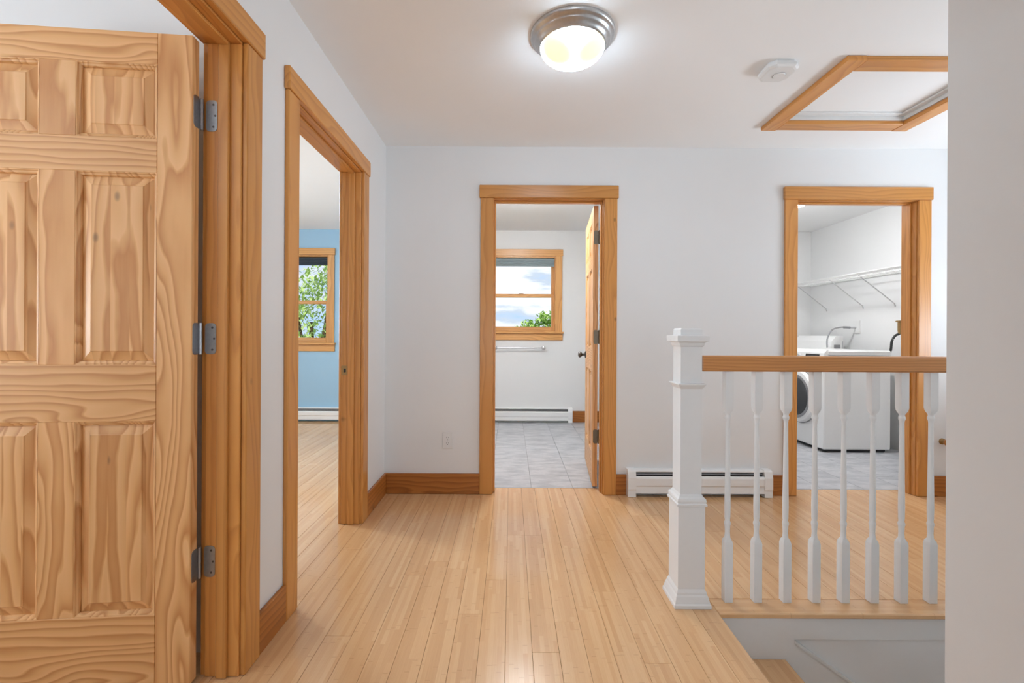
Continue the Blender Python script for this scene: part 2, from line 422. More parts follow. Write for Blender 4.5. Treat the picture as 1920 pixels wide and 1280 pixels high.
for k in range(-42, -10):
    x0 = max(PX0 + PW * k, -4.0); x1 = PX0 + PW * (k + 1)
    y = 1.6; nx = y + random.uniform(.4, 1.8)
    while y < YF:
        if nx > YF - .15: nx = YF
        plank(fb, x0, x1, y, nx); y = nx; nx = y + random.choice((.93, 1.83))
    c = random.uniform(-1.2, .9)
    plank(fs_, x0, x1, -2.6, c); plank(fs_, x0, x1, c, 1.6)

def tiled(name, x0, x1, y0, y1, ox, oy, label, st=.305):
    f = tag(boxes(name, [(x0, x1, y0, y1, -.2, -.004)], grout), label, 'floor', kind='structure')
    mesh = None
    i0 = math.floor((x0 - ox) / st); i1 = math.ceil((x1 - ox) / st); j0 = math.floor((y0 - oy) / st); j1 = math.ceil((y1 - oy) / st)
    for i in range(i0, i1):
        for j in range(j0, j1):
            a, b = max(x0, ox + i * st), min(x1, ox + (i + 1) * st); c, d = max(y0, oy + j * st), min(y1, oy + (j + 1) * st)
            if b - a < .03 or d - c < .03: continue
            if b - a > st - .001 and d - c > st - .001 and mesh:
                t = bpy.data.objects.new('tile', mesh); C.objects.link(t); t.parent = f; t.location = ((a + b) / 2, (c + d) / 2, -.004)
            else:
                g = .0014
                t = box('tile', a + g, b - g, c + g, d - g, -.008, 0, tilem, f, .0012)
                if b - a > st - .001 and d - c > st - .001: mesh = t.data
tiled('floor_bathroom', XL, 1.30, YTH, YF, .155, 3.63, 'grey stone tile floor of the bathroom')
tiled('floor_laundry', 1.40, XE, YTH, YF, .155, 3.63, 'grey stone tile floor of the laundry room')
tag(boxes('floor_lower', [(.745, XE, YC - .12, YST, Z0 - .1, Z0)], seam), 'bare floor at the bottom of the stairwell', 'floor', kind='structure')
thr = boxes('trim_threshold', [(D3[0] - RO, D3[1] + RO, YTH - .004, YTH + .004, -.006, .001), (D4[0] - RO, D4[1] + RO, YTH - .004, YTH + .004, -.006, .001)], greym)
tag(thr, 'thin grey metal joint strip between bamboo and tile in the doorways', 'trim', kind='structure')

# ------------------------------------------------------------------ baseboards
def base(name, x0, x1, y0, y1, label, rot):
    """rot 0: along x, 1: along y (mesh built along its own x so the grain follows)"""
    L = (y1 - y0) if rot else (x1 - x0); T = (x1 - x0) if rot else (y1 - y0)
    bm = bmesh.new(); bx(bm, -L / 2, L / 2, -T / 2, T / 2, -.0715, .0715, .0025)
    o = link(name, bm, base_h, None, ((x0 + x1) / 2, (y0 + y1) / 2, .0720)); o.rotation_euler = (0, 0, R(90) if rot else 0)
    tag(o, label, 'baseboard', kind='structure')
CW = .089
base('baseboard_left', XL, XL + .016, D1[1] + .006 + CW, D2[0] - .006 - CW, 'short pine baseboard between the two left doorways', 1)
base('baseboard_left_corner', XL, XL + .016, D2[1] + .006 + CW, YB, 'pine baseboard from the bedroom doorway to the corner', 1)
base('baseboard_back', XL + .016, D3[0] - .006 - CW, YB - .016, YB, 'dark grained pine baseboard below the wall outlet', 0)
base('baseboard_back_middle', D3[1] + .006 + CW, .815, YB - .016, YB, 'short pine baseboard between bathroom casing and white heater', 0)
base('baseboard_back_right', 1.80, D4[0] - .006 - CW, YB - .016, YB, 'short pine baseboard between white heater and laundry casing', 0)
base('baseboard_back_end', D4[1] + .006 + CW, XE, YB - .016, YB, 'pine baseboard right of the laundry doorway', 0)
base('baseboard_bathroom', .785, 1.30, YF - .016, YF, 'pine baseboard on the far bathroom wall beside the door', 0)
base('baseboard_left_near', XL, XL + .016, -2.6, D1[0] - .006 - CW, 'pine baseboard along the left wall beside the viewer', 1)
base('baseboard_right', XR - .016, XR, -2.6, YC, 'pine baseboard along the right foreground wall', 1)

# ------------------------------------------------------------------ door frames
def frame(name, loc, rz, u0, u1, label, strike=None, stop_v=(.040, .072)):
    """u along the wall, v into the room behind (0..TW); u0,u1 jamb faces"""
    f = thing(name, loc, rz, label, 'door frame', kind='structure')
    a, b = u0, u1
    t = TW
    box('jamb', a - RO, a, 0, t, .001, HD, trim_v, f); box('jamb', b, b + RO, 0, t, .001, HD, trim_v, f)
    box('head_jamb', a - RO, b + RO, 0, t, HD, HD + RO, trim_h, f)
    s0, s1 = stop_v
    box('stop', a, a + .011, s0, s1, .001, HD, trim_v, f); box('stop', b - .011, b, s0, s1, .001, HD, trim_v, f)
    box('head_stop', a + .011, b - .011, s0, s1, HD - .011, HD, trim_h, f)
    for v0, v1 in ((-.018, 0), (t, t + .018)):
        box('casing', a - .006 - CW, a - .006, v0, v1, .001, HD + .006, trim_v, f, .003)
        box('casing', b + .006, b + .006 + CW, v0, v1, .001, HD + .006, trim_v, f, .003)
        e = .006 if v0 < 0 else -.006
        box('header', a - .006 - CW - .008, b + .006 + CW + .008, v0 - max(e, 0), v1 - min(e, 0), HD + .006, HD + .006 + .089, trim_h, f, .003)
    return f
LW = ((XL, 0, 0), R(90)); BW = ((0, YB, 0), 0)
f1 = frame('trim_1', *LW, *D1, 'pine door frame with hinges around the open six panel door', stop_v=(.036, .070))
f2 = frame('trim_2', *LW, *D2, 'pine door frame opening into the blue bedroom', stop_v=(.036, .070))
f3 = frame('trim_3', *BW, *D3, 'pine door frame opening into the tiled bathroom', stop_v=(.036, .070))
f4 = frame('trim_4', *BW, *D4, 'pine door frame opening into the laundry room', stop_v=(.036, .070))
# strike plate of the bedroom frame: on the far jamb (u = D2[1]), room side of the stop
bm = bmesh.new(); prism(bm, [(p[0] + .094, p[1] + .905) for p in rrect(.034, .056, .006)], D2[1] - .0022, D2[1], 'yz'); fixn(bm)
sp = link('strike_plate', bm, brass, f2); sp['label'] = 'brass strike plate'
bm = bmesh.new(); prism(bm, [(p[0] + .091, p[1] + .905) for p in rrect(.014, .022, .003)], D2[1] - .0028, D2[1] - .0021, 'yz'); fixn(bm)
link('latch_hole', bm, dark, sp)

# ------------------------------------------------------------------ six panel doors
def door(name, pin, ang, W, zt, label, jamb_axis, jamb, hm=steel, knob_z=.95):
    d = thing(name, (pin[0], pin[1], 0), ang, label, 'door', kind='structure')
    x0, T0, T1 = .004, .007, .042
    zb = .012
    st = .105; ml = .1036; pw = (W - 2 * st - ml) / 2
    zs = [(.241, .8465), (1.0237, 1.624), (1.7316, 1.9625)]
    cols = [(x0 + st, x0 + st + pw), (x0 + st + pw + ml, x0 + st + 2 * pw + ml)]
    box('stile', x0, x0 + st, T0, T1, zb, zt, door_v, d); box('stile', x0 + W - st, x0 + W, T0, T1, zb, zt, door_v, d)
    rz = [(zb, zs[0][0]), (zs[0][1], zs[1][0]), (zs[1][1], zs[2][0]), (zs[2][1], zt)]
    for a, b in rz: box('rail', x0 + st, x0 + W - st, T0, T1, a, b, door_h, d, .0012)
    for a, b in zs: box('mullion', cols[0][1], cols[1][0], T0, T1, a, b, door_v, d, .0012)
    for (a, b) in cols:
        for (c, e) in zs:
            cx, cz = (a + b) / 2, (c + e) / 2; w, h = (b - a) / 2, (e - c) / 2
            # raised panel, both faces
            bm = bmesh.new(); tm = (T0 + T1) / 2
            def ring(i, y): return [bm.verts.new((sx * (w - i), y, sz * (h - i))) for sx, sz in ((-1, -1), (1, -1), (1, 1), (-1, 1))]
            def strip(A, B):
                for i in range(4): bm.faces.new((A[i], A[(i + 1) % 4], B[(i + 1) % 4], B[i]))
            half = (T1 - T0) / 2
            F = [ring(.0, -half + .0135), ring(.012, -half + .0135), ring(.014, -half + .013), ring(.040, -half + .0055), ring(.0425, -half + .0035)]
            for A, B in zip(F, F[1:]): strip(A, B)
            bm.faces.new(F[-1])
            G = [ring(.0, half - .0135), ring(.012, half - .0135), ring(.014, half - .013), ring(.040, half - .0055), ring(.0425, half - .0035)]
            for A, B in zip(G, G[1:]): strip(B, A)
            bm.faces.new(list(reversed(G[-1]))); strip(G[0], F[0]); fixn(bm)
            p = link('panel', bm, door_p, d, (cx, tm, cz))
            # moulded sticking around the panel on both faces
            for sg in (-1, 1):
                bm = bmesh.new()
                pr = [(0, half - .0135), (0, half - .0003), (.003, half - .0008), (.005, half - .004), (.010, half - .0062), (.0125, half - .010), (.013, half - .0132)]
                Q = [ring(i, sg * y) for i, y in pr]
                for A, B in zip(Q, Q[1:]): strip(A, B)
                fixn(bm); link('molding', bm, door_v, p)
    # hinges: one plate on the jamb, one on the door edge, knuckle between
    for hz in (.378, 1.105, 1.832):
        h = .0508
        bm = bmesh.new(); tube(bm, [(0, 0, hz - h), (0, 0, hz + h)], .0052, 10)
        # door edge plate (on the x = x0 edge of the leaf)
        prism(bm, [(p[0] + T0 + .014, p[1] + hz) for p in rrect(.034, 2 * h, .012)], x0 - .0016, x0 + .0004, 'yz')
        fixn(bm); hg = link('hinge', bm, hm, d)
        inv = MW[d].inverted()
        bm = bmesh.new()
        if jamb_axis == 'left':      # plate on plane Y = jamb, X from back edge towards the stop
            prism(bm, [(p[0] + XL - TW + .016, p[1] + hz) for p in rrect(.036, 2 * h, .012)], jamb - .0018, jamb, 'xz')
            scr = [(XL - TW + .022, jamb - .0018, hz + .036), (XL - TW + .028, jamb - .0018, hz), (XL - TW + .022, jamb - .0018, hz - .036)]
            ax = 'y'
        else:                        # plate on plane X = jamb
            prism(bm, [(p[0] + YB + TW - .016, p[1] + hz) for p in rrect(.036, 2 * h, .012)], jamb - .0018, jamb, 'yz')
            scr = [(jamb - .0018, YB + TW - .022, hz + .036), (jamb - .0018, YB + TW - .028, hz), (jamb - .0018, YB + TW - .022, hz - .036)]
            ax = 'x'
        fixn(bm); bm.transform(inv); link('jamb_plate', bm, hm, hg)
        for s in scr:
            bm = bmesh.new(); lathe(bm, [(.0012, -.0008), (.0036, -.0006), (.0036, .0002)], 10, ax, s); fixn(bm); bm.transform(inv); link('screw', bm, pewter, hg)
    # knobs
    ku = x0 + W - .062
    for sg, y in ((1, T1), (-1, T0)):
        bm = bmesh.new()
        pr = [(.031, 0), (.031, .004), (.026, .008), (.012, .011), (.0105, .030), (.017, .036), (.0255, .046), (.027, .055), (.022, .064), (.010, .068)]
        lathe(bm, [(r, y + sg * hh) for r, hh in pr], 24, 'y', (ku, 0, knob_z)); fixn(bm)
        link('knob', bm, pewter, d, smooth=True)
    bm = bmesh.new(); prism(bm, [(p[0] + (T0 + T1) / 2, p[1] + knob_z) for p in rrect(.025, .057, .004)], x0 + W - .0005, x0 + W + .0012, 'yz'); fixn(bm)
    link('latch_plate', bm, steel, d)
    return d
door('door_1', (-1.008, 1.478), R(185.3), .784, HD - .007, 'open knotty pine six panel door in the left foreground', 'left', D1[1], knob_z=.93)
door('door_2', (.641, YB + TW + .007), R(84.8), .758, HD - .007, 'pine six panel bathroom door swung open, seen edge on', 'back', D3[1], hm=bronze, knob_z=.945)

# ------------------------------------------------------------------ windows
def window(name, loc, rz, u0, u1, z0, z1, zm, depth, label):
    """v = 0 at the inner wall face, + outward"""
    f = thing(name, loc, rz, label, 'window', kind='structure')
    wf = .02
    # frame lining the hole
    box('window_frame', u0, u0 + wf, 0, depth, z0, z1, win_v, f); box('window_frame', u1 - wf, u1, 0, depth, z0, z1, win_v, f)
    box('window_frame', u0 + wf, u1 - wf, 0, depth, z1 - wf, z1, win_h, f); box('window_frame', u0 + wf, u1 - wf, 0, depth, z0, z0 + wf, win_h, f)
    a, b = u0 + wf, u1 - wf
    for (c, d, v0) in ((z0 + wf, zm + .022, .055), (zm - .022, z1 - wf, .092)):
        v1 = v0 + .034; s = .038
        sa = thing('sash', (0, 0, 0)); sa.parent = f; MW[sa] = MW[f]
        low = .055 if v0 < .08 else .044; top = .044 if v0 < .08 else .045
        box('sash_stile', a, a + s, v0, v1, c, d, win_v, sa); box('sash_stile', b - s, b, v0, v1, c, d, win_v, sa)
        box('sash_rail', a + s, b - s, v0, v1, c, c + low, win_h, sa); box('sash_rail', a + s, b - s, v0, v1, d - top, d, win_h, sa)
        box('pane', a + s, b - s, (v0 + v1) / 2 - .002, (v0 + v1) / 2 + .002, c + low, d - top, glassm, sa, 0)
    bm = bmesh.new(); bx(bm, (a + b) / 2 - .03, (a + b) / 2 + .03, .055, .085, zm + .022, zm + .032, .003); link('sash_lock', bm, lgrey, f)
    # casing inside
    cw = .083
    box('casing', u0 - cw + .008, u0 + .008, -.018, 0, z0, z1, win_v, f, .003); box('casing', u1 - .008, u1 + cw - .008, -.018, 0, z0, z1, win_v, f, .003)
    box('header', u0 - cw, u1 + cw, -.022, 0, z1, z1 + .085, win_h, f, .003)
    box('window_sill', u0 - cw - .01, u1 + cw + .01, -.045, .05, z0 - .012, z0 + .012, win_h, f, .004)
    box('apron', u0 - cw, u1 + cw, -.018, 0, z0 - .012 - .085, z0 - .012, win_h, f, .003)
    return f
def hshift(h): return dict(u0=h[0], u1=h[1], z0=h[2], z1=h[3])
window('window_1', (0, YF, 0), 0, **hshift(WB), zm=1.615, depth=.16, label='small pine double hung bathroom window with sky behind')
window('window_2', (0, YF, 0), 0, **hshift(WD), zm=1.515, depth=.16, label='pine double hung bedroom window with leaves behind')
window('added_window_3', (0, -2.6, 0), R(180), -WH[1], -WH[0], WH[2], WH[3], 1.42, .16, 'added wide pine window in the hallway end behind the viewer')  # added behind the camera to bring light into the hall
window('added_window_4', (-4.0, 0, 0), R(90), WS[0], WS[1], WS[2], WS[3], 1.5, .16, 'added unseen pine window in the room behind the open door')  # added out of view to light the study
window('added_window_5', (-4.0, 0, 0), R(90), WQ[0], WQ[1], WQ[2], WQ[3], 1.5, .16, 'added unseen pine window in the side wall of the bedroom')  # added side window, never in view, for bedroom brightness

window('added_window_6', (XE, 0, 0), R(-90), -WL[1], -WL[0], WL[2], WL[3], 1.48, .12, 'added pine window of the landing hidden behind the foreground wall')  # added unseen to brighten the landing and its ceiling

def shade(u0, u1, ztop, zbot, mat, label):
    t = thing('window_shade', (0, YF, 0), 0, label, 'shade')
    bm = bmesh.new(); tube(bm, [(u0, .028, ztop - .02), (u1, .028, ztop - .02)], .017, 14); link('roller', bm, mat, t, smooth=True)
    bm = bmesh.new(); n = max(2, int((ztop - zbot) / .012))
    poly = []
    for i in range(n + 1): poly.append((.020 + (.008 if i % 2 else 0), ztop - .02 - (ztop - .02 - zbot) * i / n))
    back = [(y + .004, z) for y, z in reversed(poly)]
    prism(bm, poly + back, u0 + .004, u1 - .004, 'yz'); fixn(bm); link('cloth', bm, mat, t)
    box('bottom_rail', u0 + .004, u1 - .004, .015, .037, zbot - .014, zbot, mat, t)
shade(WB[0] + .022, WB[1] - .022, WB[3] - .021, 2.0, shade_grey, 'grey blue pleated shade raised at the top of the bathroom window')
shade(WD[0] + .022, WD[1] - .022, WD[3] - .021, 2.0, shade_dark, 'dark slate pleated shade raised at the top of the bedroom window')

# ------------------------------------------------------------------ stair railing
XN, YN = .753, 1.940
rl = thing('stair_railing', (XN, YN, 0), 0, 'white newel and turned white balusters under a wooden handrail', 'railing')
def sq(bm, prof):
    """square lathe: (half width, z) list"""
    rings = [[bm.verts.new((sx * h, sy * h, z)) for sx, sy in ((-1, -1), (1, -1), (1, 1), (-1, 1))] for h, z in prof]
    for A, B in zip(rings, rings[1:]):
        for i in range(4): bm.faces.new((A[i], A[(i + 1) % 4], B[(i + 1) % 4], B[i]))
    bm.faces.new(list(reversed(rings[0]))); bm.faces.new(rings[-1])
bm = bmesh.new(); sq(bm, [(.0445, .40), (.0445, 1.09)])
npost = link('newel_post', bm, whitem, rl)
bm = bmesh.new(); sq(bm, [(.0555, .001), (.0555, .415), (.046, .415)]); link('newel_box', bm, whitem, npost)
bm = bmesh.new(); sq(bm, [(.0445, .4), (.0555, .413), (.062, .416), (.0625, .424), (.058, .428), (.0595, .436), (.058, .445), (.050, .452), (.0447, .462)]); link('box_molding', bm, whitem, npost)
bm = bmesh.new(); sq(bm, [(.0755, .001), (.0755, .014), (.072, .020), (.066, .045), (.0625, .052), (.0615, .060), (.0558, .072)]); link('base_molding', bm, whitem, npost)
bm = bmesh.new(); sq(bm, [(.0447, .900), (.048, .904), (.0545, .914), (.0575, .918), (.0575, .922), (.0447, .924)]); link('collar', bm, whitem, npost)
bm = bmesh.new(); sq(bm, [(.0447, 1.075), (.050, 1.080), (.053, 1.092), (.0575, 1.096), (.0655, 1.098), (.0665, 1.120), (.0655, 1.122), (.0450, 1.124), (.0450, 1.147), (.041, 1.153)]); link('cap', bm, whitem, npost)
bm = bmesh.new(); bx(bm, -1.5, 1.5, -.031, .031, -.0325, .0325, .006)
link('handrail', bm, rail_h, rl, (.0450 + 1.5, -.012, 1.0055))['label'] = 'wooden handrail'
# baluster: square - turned - square
bal = bmesh.new()
hb = .0165
def turned(prof):
    rings = []
    for r, z, k in prof:     # k: 1 square .. 0 round
        ring = []
        for i in range(16):
            a = 2 * math.pi * i / 16; c, s = math.cos(a), math.sin(a)
            m = max(abs(c), abs(s)); q = (1 / m) * k + 1 * (1 - k)
            ring.append(bal.verts.new((r * c * q, r * s * q, z)))
        rings.append(ring)
    for A, B in zip(rings, rings[1:]):
        for i in range(16): j = (i + 1) % 16; bal.faces.new((A[i], A[j], B[j], B[i]))
    bal.faces.new(list(reversed(rings[0]))); bal.faces.new(rings[-1])
h_ = hb
turned([(h_, .0, 1), (h_, .245, 1), (h_ * .93, .258, .7), (.0115, .268, 0), (.0100, .290, 0), (.0112, .318, 0), (.0128, .326, 0), (.0128, .332, 0), (.0100, .340, 0), (.0112, .352, 0), (.0120, .40, 0),
        (.0108, .50, 0), (.0092, .66, 0), (.0086, .755, 0), (.0095, .765, 0), (.0125, .772, 0), (.0125, .780, 0), (.0100, .786, 0), (.0112, .793, 0), (h_ * .93, .806, .7), (h_, .820, 1), (h_, .972, 1)])
fixn(bal)
b0 = None
for i in range(20):
    x = .9215 + .1229 * i
    if x > 3.0: break
    if b0 is None: b0 = link('baluster', bal, whitem, rl, (x - XN, -.012, .001), smooth=True)
    else:
        c = b0.copy(); C.objects.link(c); c.location = (x - XN, -.012, .001); c.parent = rl

# ------------------------------------------------------------------ staircase
stc = thing('staircase', (.8455, YC, 0), 0, 'bamboo stair treads going down beside the white skirt board', 'staircase')
run, rise = .267, .19
wst = YST - YC - .016
for i in range(1, 11):
    xn = .279 + run * (i - 1); z = -rise * i
    box('tread', xn - run - .028, xn, .003, wst, z - .026, z, bam_y, stc, .004)
    box('riser', xn - run - .030, xn - run - .012, .003, wst, z, z + rise - .027 if i > 1 else -.022, whitem, stc, .001)
bm = bmesh.new()
def zline(x): return -.033 - (x - .2005) * .7115
xs0, xs1 = .003, 2.9
poly = [(xs0, -.023), (.1865, -.023), (xs1, zline(xs1)), (xs1, zline(xs1) - .40), (xs0, -.60)]
prism(bm, poly, wst + .001, wst + .015, 'xz'); fixn(bm)
sk = link('skirt_board', bm, whitem, stc); sk['label'] = 'white painted skirt board'
bm = bmesh.new()
prism(bm, [(.1865 + .13, zline(.3165)), (xs1, zline(xs1)), (xs1, zline(xs1) - .012), (.1865 + .13, zline(.3165) - .012)], wst - .004, wst + .001, 'xz'); fixn(bm)
link('skirt_edge', bm, whitem, stc)

# ------------------------------------------------------------------ attic hatch
at = thing('attic_hatch', ((HX0 + HX1) / 2, (HY0 + HY1) / 2, HC), 0, 'white attic hatch panel recessed in a wooden ceiling frame', 'hatch')
wx, wy = (HX1 - HX0) / 2, (HY1 - HY0) / 2
tw_, tt = .093, .024
box('trim_board', -wx - tw_ + .004, -wx + .004, -wy - tw_, wy + tw_, -tt, 0, trim_y, at, .003)
box('trim_board', wx - .004, wx + tw_ - .004, -wy - tw_, wy + tw_, -tt, 0, trim_y, at, .003)
box('trim_board', -wx + .004, wx - .004, -wy - tw_ + .004, -wy + .004, -tt + .002, 0, trim_h, at, .003)
box('trim_board', -wx + .004, wx - .004, wy - .004, wy + tw_ - .004, -tt + .002, 0, trim_h, at, .003)
boxes('liner', [(-wx, -wx + .012, -wy, wy, 0, .06), (wx - .012, wx, -wy, wy, 0, .06), (-wx + .012, wx - .012, -wy, -wy + .012, 0, .06), (-wx + .012, wx - .012, wy - .012, wy, 0, .06)], whitem, at)
box('panel', -wx + .014, wx - .014, -wy + .014, wy - .014, .034, .052, ceilm, at, .003)
box('ledge', wx - .045, wx - .012, -wy + .012, wy - .012, .022, .033, whitem, at); box('ledge', -wx + .012, wx - .045, wy - .045, wy - .012, .022, .033, whitem, at)

# ------------------------------------------------------------------ ceiling lights
def ceiling_light(x, y, power, label, spots=(), metal=nickel, sc=1.0, tint=(.66, .83, 1, 1)):
    t = thing('ceiling_light', (x, y, HC), 0, label, 'lamp', 'round flush ceiling lights')
    bm = bmesh.new()
    lathe(bm, [(r * sc, z * sc) for r, z in [(.184, -.0), (.186, -.006), (.183, -.014), (.178, -.019), (.170, -.022), (.166, -.029), (.163, -.034), (.158, -.036), (.150, -.047), (.143, -.056), (.134, -.058), (.120, -.046)]], 56)
    link('rim', bm, metal, t, smooth=True)
    bm = bmesh.new()
    pr = [(.141, -.054)] + [(.141 * math.cos(a), -.054 - .070 * math.sin(a)) for a in [R(d) for d in range(6, 90, 7)]]
    lathe(bm, [(r * sc, z * sc) for r, z in pr], 56)
    link('glass_bowl', bm, lampglass(power, spots, tint), t, smooth=True)
    return t
ceiling_light(.263, 2.0, LAMP['hall'], 'lit round ceiling light with nickel rim in the hallway', [(-.072, -.045, .062), (.078, -.055, .058)])
ceiling_light(.0, -1.0, LAMP['back'], 'lit round ceiling light added unseen in the hallway behind the viewer')  # added behind the camera for extra hall light
ceiling_light(.1, 4.05, LAMP['bath'], 'lit round ceiling light added in the bathroom, hidden above the door head', tint=(.93, .97, 1, 1))  # added out of view to brighten the bathroom
ceiling_light(-2.6, 3.3, LAMP['bed'], 'lit round ceiling light added to the blue bedroom out of sight', tint=(.80, .92, 1, 1))  # extra unseen light added to lift the bedroom
ceiling_light(-2.5, -.2, LAMP['study'], 'lit round ceiling light added unseen in the room behind the open door')  # added to fill the room past the open door
ceiling_light(2.64, 4.28, LAMP['laundry'], 'white round ceiling light in the laundry room, cut by the casing', metal=plast, sc=1.0, tint=(.96, .98, 1, 1))

# ------------------------------------------------------------------ smoke detector
sd = thing('smoke_detector', (1.305, 2.235, HC), 0, 'white chamfered smoke detector on the ceiling beside the hatch', 'detector')
def octo(w, c): return [(w, -w + c), (w, w - c), (w - c, w), (-w + c, w), (-w, w - c), (-w, -w + c), (-w + c, -w), (w - c, -w)]
bm = bmesh.new(); prism(bm, octo(.066, .026), -.012, 0); fixn(bm); link('mount', bm, plast, sd)
bm = bmesh.new()
rings = [[bm.verts.new((p[0], p[1], z)) for p in octo(w_, c_)] for w_, c_, z in ((.072, .028, -.010), (.074, .028, -.016), (.074, .028, -.026), (.068, .027, -.034), (.062, .026, -.037))]
for A, B in zip(rings, rings[1:]):
    for i in range(8): bm.faces.new((A[i], A[(i + 1) % 8], B[(i + 1) % 8], B[i]))
bm.faces.new(rings[0]); bm.faces.new(rings[-1]); fixn(bm); link('body', bm, plast, sd)
bm = bmesh.new(); lathe(bm, [(.027, -.036), (.027, -.040), (.025, -.042), (.003, -.043)], 28); fixn(bm); link('button', bm, plast, sd, (.008, .004, 0), smooth=True)
bm = bmesh.new(); lathe(bm, [(.0305, -.0368), (.0305, -.0374), (.0275, -.0374), (.0275, -.0368)], 28); fixn(bm); link('button_ring', bm, lgrey, sd, (.008, .004, 0))

# ------------------------------------------------------------------ wall outlet
ou = thing('wall_outlet', (-.440, YB, .373), 0, 'white duplex wall outlet above the baseboard', 'outlet')
bm = bmesh.new(); bx(bm, -.036, .036, -.0065, 0, -.0585, .0585, .003); link('cover_plate', bm, plast, ou)
for dz in (-.0195, .0195):
    bm = bmesh.new(); prism(bm, [(p[0], p[1] + dz) for p in rrect(.030, .030, .012)], -.009, -.006, 'xz'); fixn(bm); rc = link('socket', bm, plast, ou)
    for sx_, hh in ((-.0065, .0095), (.0065, .0075)):
        bm = bmesh.new(); bx(bm, sx_ - .0013, sx_ + .0013, -.0094, -.0088, dz + .004 - hh / 2, dz + .004 + hh / 2); link('slot', bm, dark, rc)
    bm = bmesh.new(); lathe(bm, [(.0026, -.0094), (.0026, -.0088)], 10, 'y', (0, 0, dz - .0075)); fixn(bm); link('ground_hole', bm, dark, rc)
bm = bmesh.new(); lathe(bm, [(.001, -.0078), (.003, -.0074), (.003, -.006)], 10, 'y'); fixn(bm); link('screw', bm, lgrey, ou)

# ------------------------------------------------------------------ baseboard heaters
def heater(x0, x1, yw, h, label):
    L = x1 - x0; t = thing('baseboard_heater', ((x0 + x1) / 2, yw, 0), 0, label, 'heater', 'hydronic baseboard heaters')
    dp = .064; hl = L / 2; zb = .028
    # back plate with a hooded top, profile in y(-out) z
    bm = bmesh.new(); prism(bm, [(0, .012), (0, h), (-.040, h), (-.050, h - .006), (-.050, h - .013), (-.040, h - .008), (-.004, h - .008), (-.004, .012)], -hl + .03, hl - .03, 'yz'); fixn(bm); link('back_plate', bm, enamel, t)
    # front cover
    bm = bmesh.new(); prism(bm, [(-.052, h - .040), (-.060, h - .044), (-dp, h - .056), (-dp, zb + .055), (-.058, zb + .045), (-.060, zb), (-.056, zb), (-.054, zb + .045), (-.060, zb + .057), (-.060, h - .056), (-.056, h - .048), (-.050, h - .043)], -hl + .03, hl - .03, 'yz'); fixn(bm); link('front_cover', bm, enamel, t)
    # damper slot: dark inside, louver blade
    boxes('inner_shadow_plate', [(-hl + .03, hl - .03, -.030, -.006, .02, h - .012)], dark, t)
    bm = bmesh.new(); prism(bm, [(-.048, h - .030), (-.030, h - .022), (-.030, h - .024), (-.048, h - .032)], -hl + .06, hl - .06, 'yz'); fixn(bm); link('damper', bm, greym, t)
    bm = bmesh.new(); tube(bm, [(-hl + .04, -.036, .085), (hl - .04, -.036, .085)], .012, 10); link('pipe', bm, brass, t)
    for s in (-1, 1):
        bm = bmesh.new(); prism(bm, [(0, .002), (0, h + .003), (-.044, h + .003), (-.056, h - .008), (-dp - .003, h - .05), (-dp - .003, .06), (-.062, .045), (-.062, .002)], s * hl, s * (hl - .055), 'yz'); fixn(bm); link('end_cap', bm, enamel, t)
    return t
heater(.814, 1.812, YB, .186, 'white baseboard heater in the hallway behind the newel post')
heater(-.86, .782, YF, .186, 'long white baseboard heater under the bathroom window')
heater(-3.9, -1.15, YF, .176, 'white baseboard heater along the blue bedroom wall')

# ------------------------------------------------------------------ towel bar
tb = thing('towel_bar', (.10, YF, .945), 0, 'chrome towel bar on the wall under the bathroom window', 'towel bar')
bm = bmesh.new(); tube(bm, [(-.30, -.055, 0), (.31, -.055, 0)], .008, 12); link('bar', bm, nickel, tb, smooth=True)
for x in (-.30, .315):
    bm = bmesh.new(); lathe(bm, [(.027, 0), (.027, -.006), (.020, -.012), (.012, -.018), (.012, -.035), (.021, -.043), (.024, -.055), (.021, -.067), (.010, -.073)], 20, 'y', (x, 0, 0)); fixn(bm); link('post', bm, nickel, tb, smooth=True)

# ------------------------------------------------------------------ small knob beside the laundry door
kb = thing('door_stop', (3.035, YB, .385), 0, 'small brown knob sticking out beside the laundry casing, low on the wall', 'door stop')
bm = bmesh.new(); lathe(bm, [(.022, 0), (.022, -.005), (.012, -.010), (.009, -.025)], 18, 'y'); fixn(bm); link('rosette', bm, brass, kb, smooth=True)
bm = bmesh.new(); lathe(bm, [(.009, -.024), (.020, -.032), (.026, -.046), (.020, -.060), (.006, -.064)], 18, 'y'); fixn(bm); link('bumper', bm, rail_h, kb, smooth=True)

# ------------------------------------------------------------------ laundry: washer
wm = thing('washing_machine', (3.00, 4.36, 0), 0, 'white front loading washing machine with round dark door, side towards the viewer', 'washing machine')
wd, wl, wh = .645, .69, .985        # x depth, y width, height
bm = bmesh.new(); bx(bm, 0, wd, 0, wl, .03, wh - .055, .008); link('body', bm, enamel, wm)
boxes('under_gap_shade', [(.03, wd - .03, .03, wl - .03, .006, .032)], dark, wm)  # near-black box painting the shaded gap under the washer body
for fx in (.05, wd - .05):
    for fy in (.05, wl - .05):
        bm = bmesh.new(); lathe(bm, [(.022, 0), (.022, .008), (.010, .010), (.010, .034)], 14, 'z', (fx, fy, 0)); fixn(bm); link('foot', bm, rubber, wm)
bm = bmesh.new(); bx(bm, .030, wd + .004, -.003, wl + .003, wh - .053, wh - .006, .010); link('top_panel', bm, lgrey if False else enamel, wm)
bm = bmesh.new(); bx(bm, .045, wd - .01, -.0045, -.0025, wh - .050, wh - .014, .0008); link('side_trim', bm, plast, wm)
bm = bmesh.new(); prism(bm, [(-.012, wh - .150), (.030, wh - .150), (.045, wh - .004), (.030, wh - .002), (.004, wh - .030)], 0, wl, 'xz'); fixn(bm)
